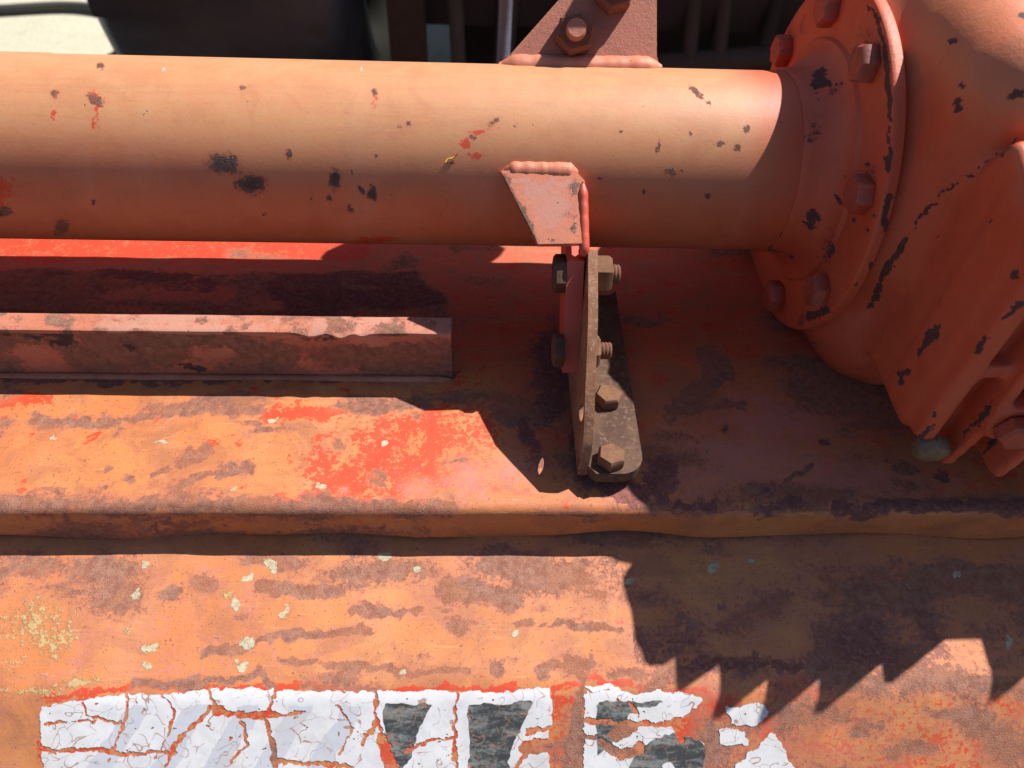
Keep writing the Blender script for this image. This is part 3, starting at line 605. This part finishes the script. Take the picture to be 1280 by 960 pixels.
# ------------------------------------------------------------------ gearbox casting: signed distances, meshed with surface nets
def sd_box(P, c, h, r):
    q = np.abs(P-np.array(c))-(np.array(h)-r)
    return np.sqrt((np.maximum(q, 0)**2).sum(-1))+np.minimum(q.max(-1), 0)-r
def sd_cyl_x(P, c, rad, hl, r):
    d0 = np.hypot(P[..., 1]-c[1], P[..., 2]-c[2])-(rad-r); d1 = np.abs(P[..., 0]-c[0])-(hl-r)
    return np.hypot(np.maximum(d0, 0), np.maximum(d1, 0))+np.minimum(np.maximum(d0, d1), 0)-r
def smin(a, b, k):
    h = np.clip(0.5+0.5*(b-a)/k, 0, 1); return b+(a-b)*h-k*h*(1-h)
def smax(a, b, k): return -smin(-a, -b, k)
GX = 0.310                                    # mid plane of the gearbox
FIN = [(0.239, -0.172), (0.262, -0.180), (0.286, -0.181), (0.313, -0.178), (0.344, -0.170), (0.400, -0.176)]
def gear_sdf(P):
    x_, y_, z_ = P[..., 0], P[..., 1], P[..., 2]
    neck = sd_cyl_x(P, (GX, 0, 0), 0.0905, GX-0.1956, 0.003)
    body = sd_cyl_x(P, (GX, 0, 0.0), 0.106, GX-0.2150, 0.026)
    bulge = np.sqrt(((P-np.array((0.238, -0.062, -0.062)))**2).sum(-1))-0.042
    body = smin(smin(neck, body, 0.020), bulge, 0.02)
    boss = sd_box(P, (GX, 0.008, 0.045), (GX-0.2015, 0.116, 0.072), 0.029)
    boss = np.minimum(boss+0.0, 9)
    body = smin(body, boss, 0.016)
    rear = sd_box(P, (GX, -0.104, 0.024), (GX-0.2135, 0.050, 0.080), 0.005)     # rear cover, flat left cheek
    rear = smax(rear, (z_-0.095)*0.92-(y_+0.100)*0.392, 0.004)                   # sloping top
    rear = smax(rear, (y_+0.084+0.16*(z_+0.02))*0.98, 0.004)                     # seam towards the neck
    rear = smax(rear, 0.89*(y_+0.092)+0.455*(z_-0.041), 0.006)
    d = smin(body, rear, 0.006)
    for xr in (0.2187, 2*GX-0.2187):
        e = sd_box(P, (xr, -0.148, 0.012), (0.0052, 0.0185, 0.061), 0.003)
        e = smax(e, (z_-0.095)*0.92-(y_+0.100)*0.392, 0.003); d = smin(d, e, 0.006)
    for xf, yf in FIN:
        taper = np.abs(x_-xf)-(0.0024+np.clip(y_-yf, 0, 0.05)*0.10)
        q = np.maximum(np.maximum(taper, np.abs(z_-0.0045)-0.0725), np.maximum(yf+np.clip(-0.03-z_, 0, 1)*0.15-y_, y_+0.12))
        d = smin(d, q, 0.0035)
    web = sd_box(P, (GX, -0.148, -0.001), (GX-0.222, 0.0165, 0.0042), 0.001); d = smin(d, web, 0.0035)
    lug = np.hypot(x_-0.2475, z_+0.026)-0.0115
    d = smin(d, np.maximum(lug, np.maximum(-0.174-y_, y_+0.13)), 0.004)
    return d
def surface_nets(fn, lo, hi, h):
    ax = [np.arange(l, u+h, h) for l, u in zip(lo, hi)]
    G = np.stack(np.meshgrid(*ax, indexing='ij'), -1); D = fn(G); n = D.shape
    ins = D < 0
    cnt = np.zeros(tuple(k-1 for k in n), np.int16); acc = np.zeros(cnt.shape+(3,)); num = np.zeros(cnt.shape)
    def sl(o): return tuple(slice(o[k], n[k]-1+o[k]) for k in range(3))
    corners = [(a, b, c) for a in (0, 1) for b in (0, 1) for c in (0, 1)]
    for a in corners:
        for k in range(3):
            if a[k] == 0:
                b = list(a); b[k] = 1; da, db = D[sl(a)], D[sl(b)]; cr = (da < 0) != (db < 0)
                t = np.where(cr, da/np.where(cr, da-db, 1), 0); p = np.zeros(cnt.shape+(3,)); p[...] = a; p[..., k] = t
                acc += p*cr[..., None]; num += cr
    act = num > 0; idx = -np.ones(cnt.shape, np.int64); idx[act] = np.arange(act.sum())
    ii = np.argwhere(act); V = (ii+acc[act]/num[act][:, None])*h+np.array([a[0] for a in ax])
    Q = []
    for k in range(3):
        u, v = (k+1) % 3, (k+2) % 3
        a = [slice(None)]*3; b = [slice(None)]*3; a[k] = slice(0, n[k]-1); b[k] = slice(1, n[k])
        s0, s1 = ins[tuple(a)], ins[tuple(b)]; c = np.argwhere(s0 != s1); fl = s0[s0 != s1]
        ok = (c[:, u] > 0) & (c[:, v] > 0) & (c[:, u] < n[u]-1) & (c[:, v] < n[v]-1); c = c[ok]; fl = fl[ok]
        def g(du, dv):
            q = c.copy(); q[:, u] += du; q[:, v] += dv; return idx[q[:, 0], q[:, 1], q[:, 2]]
        q = np.stack([g(-1, -1), g(0, -1), g(0, 0), g(-1, 0)], -1); q[~fl] = q[~fl][:, ::-1]; Q.append(q)
    return V, np.concatenate(Q)
def build_gear():
    V, Q = surface_nets(gear_sdf, (0.190, -0.190, -0.124), (0.432, 0.14, 0.122), 0.0016)
    V += ((np.stack([fbm(V, 25, s_) for s_ in (1, 2, 3)], -1))-0.5)*0.0016
    px = warp(to_px(V), V, 10, 120, 380); me = mesh_np(V, Q); left = V[:, 0] < 0.30
    d = strokes(px, [(3.6, [(1132, 298), (1118, 322), (1104, 345), (1090, 378)]), (2.2, [(1132, 298), (1150, 272), (1168, 254)]), (1.5, [(1168, 254), (1195, 232), (1225, 210), (1280, 170)]), (4.2, [(1172, 408), (1160, 425), (1148, 440)]), (2.8, [(1136, 460), (1126, 468), (1126, 482)]), (3.2, [(1258, 400), (1262, 392), (1280, 372)]), (3.2, [(1232, 424), (1222, 440)]), (3, [(1140, 545), (1150, 548), (1165, 530)]),
        (3, [(1245, 500), (1225, 520), (1205, 545)]), (3, [(1250, 530), (1240, 555), (1225, 570)]), (5, [(1112, 250), (1100, 285)])])
    d = np.maximum(d, blobs(px, [(1198, 133, 5, 9), (1270, 118, 12, 8, -20), (1190, 48, 6, 3), (1278, 18, 8, 5), (1165, 520, 3, 3), (1105, 408, 3, 4), (1269, 345, 5, 5), (1171, 295, 2, 4), (1225, 262, 3, 3), (1236, 278, 2, 2), (1205, 107, 6, 3, -30)]))
    set_attr(me, 'dark', np.where(left, d, 0)); set_attr(me, 'rust', np.clip((fbm(V, 45, 15)-0.66)*3+0.2, 0, 0.42))
    dz = np.clip((V[:, 2]-0.075)/0.025+(fbm(V, 40, 25)-0.5)*0.5, 0, 1); set_attr(me, 'lit_top', 0.34*dz*dz*(3-2*dz))  # top coloured lighter to stand for its sunlit face
    return link('gearbox', me, 'cast')
gear = part(build_gear(), 'cast red gearbox housing with ribbed rear cover')
hexhead('drain_plug', (0.2250, -0.1625, -0.0545), (-0.12, -0.95, -0.22), 0.0150, 0.0075, 'zinc', gear, rot=0.5, dome=0.0008)
hexhead('cover_bolt', (0.2475, -0.175, -0.026), (0, -1, -0.1), 0.017, 0.0075, 'bolt_paint', gear, rot=0.1)

# ------------------------------------------------------------------ tie bracket between tube and deck
XA0, XA1 = 0.0440, 0.0530                     # red arm
XB0, XB1 = 0.0524, 0.0574                     # rusty angle bracket
br = empty('tie_bracket'); part(br)
def yz(x, y, X): p = pix(x, y, [1, 0, 0], X); return (p[1], p[2])
# arm: front edge from under the gusset to its lower end
t1 = yz(721, 326, 0.0490); t2 = yz(712, 466, 0.0478)
arm_out = [(-0.030, 0.006), (-0.047, 0.0085), (-0.0735, -0.0105), t1, t2, (t2[0]+0.006, t2[1]-0.004), (t2[0]+0.034, t2[1]+0.004), (-0.045, -0.022), (-0.030, -0.030)]
arm = bm_obj('arm', prism([(XA0, a, b_) for a, b_ in arm_out], (XA1-XA0, 0, 0)), 'arm', br, bevel=0.0016, seg=3)
arm['label'] = 'red flat arm welded to the tube'
# gusset plate
g0 = np.array(pix(626, 214, [0, 0, 1], 0.0225)); g1 = np.array(pix(722, 217, [0, 0, 1], 0.0225))
gn = np.array([0, -0.618, 0.786]); gk = gn@g0
gp = [pix(x_, y_, gn, gk) for x_, y_ in ((626, 213), (722, 216), (731, 226), (730, 304), (673, 305))]
gus = bm_obj('gusset', prism(gp, tuple(-gn*0.006)), 'gusset', br, bevel=0.0018, seg=3)
def chip(o, lists, cuts=10):
    bm = bmesh.new(); bm.from_mesh(o.data)
    bmesh.ops.subdivide_edges(bm, edges=[e for e in bm.edges if e.calc_length() > 0.004], cuts=cuts, use_grid_fill=True)
    bmesh.ops.triangulate(bm, faces=[f for f in bm.faces if len(f.verts) > 4])
    long = [e for e in bm.edges if e.calc_length() > 0.004]
    if long: bmesh.ops.subdivide_edges(bm, edges=long, cuts=5, use_grid_fill=True)
    bm.to_mesh(o.data); bm.free(); me = o.data
    V = np.array([v.co for v in me.vertices])-np.array([0, 0, Z0]); px = warp(to_px(V), V, 5, 160, 500)
    for nm, bl, stx in lists: set_attr(me, nm, np.maximum(blobs(px, bl), strokes(px, stx)))
chip(gus, [('rust', [(634, 226, 5, 6), (660, 278, 5, 10, -30), (713, 268, 6, 6), (718, 240, 4, 14), (722, 232, 5, 5), (716, 285, 4, 8), (700, 217, 6, 3), (690, 300, 6, 3), (655, 262, 3, 5)], [(2.2, [(630, 222), (650, 258), (672, 302)])]),
          ('pale', [(690, 260, 26, 26), (670, 240, 20, 14)], [(3, [(640, 224), (715, 228)])])])
gus['label'] = 'pale red trapezoid gusset plate'
weld('weld_bead', [tuple(gp[0]+np.array([0.001, 0.004, -0.0025])), tuple(gp[1]+np.array([0.001, 0.004, -0.0025]))], 0.0056, 'gusset', br, 5)
weld('weld_bead', [tuple(gp[2]+np.array([-0.001, 0, -0.001])), tuple(gp[3]+np.array([0.0005, -0.001, -0.004])), tuple(gp[3]+np.array([0.000, 0.004, -0.010]))], 0.0027, 'arm', br, 6)
# angle bracket: upright leg with slanted front edge and a foot
b0 = yz(741, 312, 0.0570); b1 = yz(741, 400, 0.0560); b2 = yz(736, 545, 0.0542)
def xl(z): return 0.0516+0.055*max(-0.02, min(0.06, z+0.06))      # the leg leans a little
ZFT = -0.0775                                  # top of the foot
leg_out = [(b0[0], b0[1]), b1, (b2[0], b2[1]), (b2[0]-0.004, b2[1]-0.008), (b2[0]-0.006, ZFT-0.008), (-0.058, ZFT-0.008), (-0.056, -0.055), (b0[0]+0.028, b0[1]-0.026)]
legb = prism([(xl(b_), a, b_) for a, b_ in leg_out], (XB1-XB0, 0, 0))
leg = bm_obj('angle_leg', legb, 'rust', br, bevel=0.0012, seg=2)
hx = np.array([0.0515, -0.1386, -0.0585])
hc = bm_obj('hole_cutter', lathe_bm((0.04, hx[1], hx[2]), (1, 0, 0), [(0, 0.0068), (0.03, 0.0068)], 24), None, None)
md = leg.modifiers.new('hole', 'BOOLEAN'); md.object = hc; md.operation = 'DIFFERENCE'; md.solver = 'EXACT'
dg = bpy.context.evaluated_depsgraph_get(); lm_ = bpy.data.meshes.new_from_object(leg.evaluated_get(dg)); leg.modifiers.clear(); leg.data = lm_
bpy.data.objects.remove(hc, do_unlink=True)
leg.data.set_sharp_from_angle(angle=math.radians(50))
def foot():
    x0, x1 = XB0+0.002, 0.0845; yb_, yf_ = -0.030, -0.166; r = 0.012; pts = [(x0, yb_), (x0, yf_+0.006), (x0+0.005, yf_)]
    for t in np.linspace(0, math.pi/2, 7): pts.append((x1-r+r*math.sin(t), yf_+r-r*math.cos(t)))
    pts += [(x1, yb_+0.004), (x1-0.004, yb_)]
    return bm_obj('foot', prism([(a, b_, ZFT-0.008) for a, b_ in pts], (0, 0, 0.0075)), 'rust_foot', br, bevel=0.0013, seg=2)
M['rust_foot'] = rusty('rusty_foot', (0.075, 0.039, 0.027), (0.12, 0.066, 0.043), (0.16, 0.10, 0.068))
foot()
# packing between foot and deck
bm_obj('packing', lathe_bm((0.069, -0.140, ZD-0.002), (0, 0, 1), [(0, 0.0165), (0.0095, 0.0165)], 28), 'gunk', br, bevel=0.001)
bm_obj('packing', lathe_bm((0.069, -0.075, ZD-0.002), (0, 0, 1), [(0, 0.0165), (0.0095, 0.0165)], 28), 'gunk', br, bevel=0.001)
def bolt_set(name, c, axis, af, hn, stub, mat='rust_nut', rot=0.2, washer=0.0):
    a = Vector(axis).normalized(); c = Vector(c); n = hexhead(name, c+a*washer, axis, af, hn, mat, br, rot=rot)
    if washer: bm_obj('washer', lathe_bm(c, axis, [(0, af*0.62), (washer, af*0.62)], 28), mat, br, bevel=0.0004)
    if stub:
        pr = []; h = hn+washer-0.001; r0 = af*0.29
        while h < hn+washer+stub: pr += [(h, r0*0.9), (h+0.0008, r0), (h+0.0010, r0)]; h += 0.0019
        pr += [(h, r0*0.85)]
        bm_obj('bolt_stub', lathe_bm(c, axis, pr, 20), 'thread', br, smooth=True)
    return n
n1 = (0, -0.0765, -0.0210); n2 = (0, -0.1035, -0.0520)
bolt_set('nut', (xl(n1[2])+0.0048, n1[1], n1[2]), (1, 0, 0), 0.0185, 0.0100, 0.0045, rot=0.25)
bolt_set('nut', (xl(n2[2])+0.0048, n2[1], n2[2]), (1, 0, 0), 0.0165, 0.0065, 0.0050, rot=0.5)
bolt_set('bolt_head', (XA0, n1[1], n1[2]), (-1, 0, 0), 0.0180, 0.0065, 0, 'rust_dark', rot=0.2)
bolt_set('bolt_head', (XA0, n2[1], n2[2]), (-1, 0, 0), 0.0160, 0.0060, 0, 'rust_dark', rot=0.5)
f1 = pix(763, 575, [0, 0, 1], ZFT); f2 = pix(760, 500, [0, 0, 1], ZFT)
bolt_set('foot_bolt', (f1[0], f1[1], ZFT-0.0006), (0.02, 0.03, 1), 0.0135, 0.0065, 0, rot=0.35)
bolt_set('foot_bolt', (f2[0], f2[1], ZFT-0.0006), (0.0, 0.05, 1), 0.0135, 0.0065, 0, rot=0.1)

# ------------------------------------------------------------------ mast plate on top of the tube
mast = empty('mast_bracket'); part(mast)
mn = np.array([0, -0.72, 0.69]); mk = mn@np.array([0, 0.022, 0.0475])
mp = [pix(x_, y_, mn, mk) for x_, y_ in ((622, 86), (826, 88), (821, 70), (821, -2))]
mp += [np.array(p_) for p_ in ((0.097, 0.060), (0.147, 0.099), (0.174, 0.121), (0.174, 0.20), (0.12, 0.20), (0.081, 0.138), (0.045, 0.112))]
mp = [p_ if len(p_) == 3 else np.array([p_[0], p_[1], (mk+0.72*p_[1])/0.69]) for p_ in mp]+[pix(700, -2, mn, mk)]
plate = bm_obj('mast_plate', prism(mp, tuple(-mn*0.008)), 'mast', mast, bevel=0.001)
plate['label'] = 'sloping red mast plate with one raked edge'
wv = [pix(x_, y_, mn, mk+0.001) for x_, y_ in ((624, 84), (828, 86))]
weld('weld_bead', [tuple(wv[0]+np.array([0, 0.002, -0.001])), tuple(wv[1]+np.array([0, 0.002, -0.001]))], 0.0068, 'gusset', mast, 9, 0.002)
c1 = pix(717, 47, mn, mk); c2 = pix(766, -6, mn, mk)
for c_, af in ((c1, 0.019), (c2, 0.019)):
    a = Vector(mn)
    hexhead('mast_nut', Vector(c_)-a*0.0005, mn, af, 0.010, 'mast_nut', mast, rot=0.3) if 'mast_nut' in M else None
M['mast_nut'] = rusty('painted_nut', (0.17, 0.055, 0.035), (0.25, 0.085, 0.05), (0.14, 0.07, 0.05))
for c_, af in ((c1, 0.0195), (c2, 0.0195)):
    a = Vector(mn); hexhead('mast_nut', Vector(c_)-a*0.0005, mn, af, 0.010, 'mast_nut', mast, rot=0.3)
    bm_obj('bolt_stub', lathe_bm(Vector(c_), mn, [(0, 0.0055), (0.0135, 0.0055), (0.0145, 0.0046)], 20), 'mast', mast, smooth=True)
# flat brace bolted higher up on the mast, out of the picture; its shadow crosses the plate
sv = np.array(SUN); 
q = [pix(x_, y_, mn, mk)+sv*0.115 for x_, y_ in ((672, 82), (736, 82), (795, -10), (726, -10))]
d_up = q[3]-q[0]
q = [q[0]-d_up*0.03, q[1]-d_up*0.03, q[2]+d_up*1.0, q[3]+d_up*1.0]
bm_obj('mast_brace', prism(q, tuple(mn*0.008)), 'mast', mast, bevel=0.001)
bm_obj('brace_pin', lathe_bm(Vector((q[2]+q[3])*0.5-d_up*0.25)-Vector(mn)*0.048, mn, [(0, 0.009), (0.058, 0.009)], 24), 'mast_nut', mast, bevel=0.0006)

# ------------------------------------------------------------------ rest of the machine, beyond the frame
def end_plate(X, nm):
    o = prism([(X, -0.30, -0.60), (X, 0.26, -0.60), (X, 0.33, -0.50), (X, 0.31, -0.16), (X, 0.10, 0.075), (X, -0.10, 0.075), (X, -0.33, -0.20), (X, -0.36, -0.50)], (0.010, 0, 0))
    part(bm_obj(nm, o, 'deck', None, bevel=0.002), None)
end_plate(XL-0.008, 'side_plate'); end_plate(XR-0.002, 'side_plate')
pr2 = [(2*GX-x_, r_) for x_, r_ in fl_prof()][::-1]
fl2 = rev('flange', pr2, 96, 'cast'); V, Q = lathe_x([2*GX-0.17, XR], [0.05, 0.05], 64)
t2o = part(link('beam_tube', mesh_np(V, Q), 'tube')); fl2.parent = t2o; fl2.matrix_parent_inverse = Matrix()
# front stiffener angle seen as a sliver above the tube
part(bm_obj('front_angle', prism([(-0.64, 0.085, -0.02), (-0.64, 0.105, -0.02), (-0.64, 0.105, 0.0045), (-0.64, 0.085, 0.0045)], (0.36, 0, 0)), 'deck', None, bevel=0.001))

# ------------------------------------------------------------------ straw
s0 = np.array([0, 0, 0])
def cyl_hit(x, y, rad):
    d = FW + RT*(x-640)/F + UP*(480-y)/F; a = d[1]**2+d[2]**2; b_ = CAM[1]*d[1]+CAM[2]*d[2]; c_ = CAM[1]**2+CAM[2]**2-rad*rad
    return CAM+d*((-b_-math.sqrt(b_*b_-a*c_))/a)
st = tubealong('straw', [tuple(cyl_hit(x_, y_, 0.0508)) for x_, y_ in ((557, 203), (560, 199), (566, 198), (572, 193))], [0.0003, 0.0006, 0.0006, 0.0003], 'straw')
st['label'] = 'tiny bent yellow straw lying on the beam tube'; st['category'] = 'straw'

# ------------------------------------------------------------------ hose on the ground
def gp_(x, y): p = pix(x, y, [0, 0, 1], -Z0+0.012); return (p[0], p[1], -Z0+0.011)
ctl = [(-160, 30), (-60, 16), (20, 10), (80, 7), (120, 10), (150, 18), (172, 34), (178, 45), (170, 55), (150, 66), (125, 80), (80, 100)]
pts = []
P = [np.array(gp_(*c)) for c in ctl]
for i in range(1, len(P)-2):
    for t in np.linspace(0, 1, 8, endpoint=False):
        a, b_, c_, d_ = P[i-1:i+3]; pts.append(tuple(0.5*((2*b_)+(-a+c_)*t+(2*a-5*b_+4*c_-d_)*t*t+(-a+3*b_-3*c_+d_)*t**3)))
ho = empty('hose', (0, 0, 0)); ho['label'] = 'dark rubber hose looped on the pale ground'; ho['category'] = 'hose'
k = int(len(pts)*0.80)
tubealong('hose_run', pts[:k], 0.011, 'hose', ho); tubealong('hose_end', pts[k-1:], 0.0105, 'hose_red', ho)

# ------------------------------------------------------------------ tractor behind, in its own shade
tr = empty('tractor', (0.32, 1.4, 0)); tr['label'] = 'dark tractor rear with black tyre behind the tiller'; tr['category'] = 'tractor'
def tpart(o, par=None):
    o.parent = par or tr; o.matrix_parent_inverse = Matrix.Translation((-0.32, -1.4, 0)) if par is None else Matrix(); return o
def tyre(xc, wd, yc, R):
    pr = [(-wd*0.36, R*0.55), (-wd*0.48, R*0.66), (-wd*0.5, R*0.80), (-wd*0.47, R*0.93), (-wd*0.40, R*0.985), (-wd*0.2, R), (0, R*1.004), (wd*0.2, R), (wd*0.40, R*0.985), (wd*0.47, R*0.93), (wd*0.5, R*0.80), (wd*0.48, R*0.66), (wd*0.36, R*0.55)]
    t = np.linspace(0, 2*np.pi, 160, endpoint=False); V = []
    for x_, r_ in pr:
        lug = 0.030*np.clip(np.sin(t*15+x_*16)*2.5, 0, 1)*(1 if r_ > R*0.96 else 0)
        V += [(xc+x_, yc+(r_+l)*math.cos(a), -Z0+R+0.010+(r_+l)*math.sin(a)) for a, l in zip(t, lug)]
    o = tpart(link('tyre', mesh_np(V, grid_quads(len(pr), 160, True)), 'rubber'))
    d = bm_obj('rim', lathe_bm((xc-wd*0.25, yc, -Z0+R+0.01), (1, 0, 0), [(0, R*0.57), (wd*0.1, R*0.5), (wd*0.2, R*0.2), (wd*0.5, R*0.57)], 40), 'chassis2', None); tpart(d)
    d.parent = o; d.matrix_parent_inverse = Matrix()
tyre(-0.35, 0.36, 1.08, 0.45); tyre(1.00, 0.36, 1.08, 0.45)
def tb(nm, lo, hi, mat, bev=0.01): return tpart(bm_obj(nm, box(lo, hi), mat, None, bevel=bev))
tb('axle_housing', (-0.15, 1.12, -0.18), (0.80, 1.32, 0.0), 'chassis')
tb('rear_casting', (-0.04, 0.93, -0.50), (0.75, 1.0, -0.10), 'chassis', 0.01)
tb('transmission', (0.12, 0.86, -0.40), (0.56, 2.6, 0.35), 'chassis', 0.03)
tb('fender', (-0.62, 0.72, 0.36), (0.02, 1.5, 0.40), 'chassis', 0.01)
tb('fender', (0.64, 0.72, 0.36), (1.26, 1.5, 0.40), 'chassis', 0.01)
tb('seat_platform', (0.02, 0.80, 0.30), (0.64, 1.9, 0.50), 'chassis', 0.02)
tb('hood', (0.10, 1.9, 0.1), (0.56, 3.2, 0.62), 'chassis', 0.05)
tb('drawbar_post', (-0.135, 0.70, -0.60), (-0.085, 0.75, 0.10), 'chassis2', 0.004)
tb('cross_member', (-0.14, 0.76, -0.26), (0.80, 0.82, -0.18), 'chassis', 0.005)
for xx in (0.30, 0.345): tpart(tubealong('link_arm', [(xx, 0.62, -0.45), (xx+0.01, 0.84, -0.10)], 0.011, 'chassis2'))
ln = tpart(tubealong('lift_rod', [(0.018, 0.40, -0.25), (0.026, 0.44, 0.14)], 0.007, 'bluesteel'))
for dx in (-0.016, 0.016): bm_obj('clevis_ear', box((0.022+dx-0.006, 0.385, -0.042), (0.022+dx+0.006, 0.415, -0.015)), 'rust', ln, bevel=0.003)

for (a_, b_, r_, mt) in (((0.02, 0.74, -0.5), (0.05, 0.78, 0.1), 0.016, 'chassis2'), ((0.10, 0.70, -0.42), (0.13, 0.80, 0.0), 0.009, 'chassis2'), ((0.22, 0.72, -0.30), (0.60, 0.74, -0.27), 0.018, 'chassis2'), ((0.40, 0.68, -0.45), (0.44, 0.8, -0.1), 0.012, 'chassis'), ((-0.03, 0.60, -0.35), (-0.05, 0.72, 0.05), 0.010, 'chassis2')):
    tpart(tubealong('linkage_rod', [a_, b_], r_, mt))
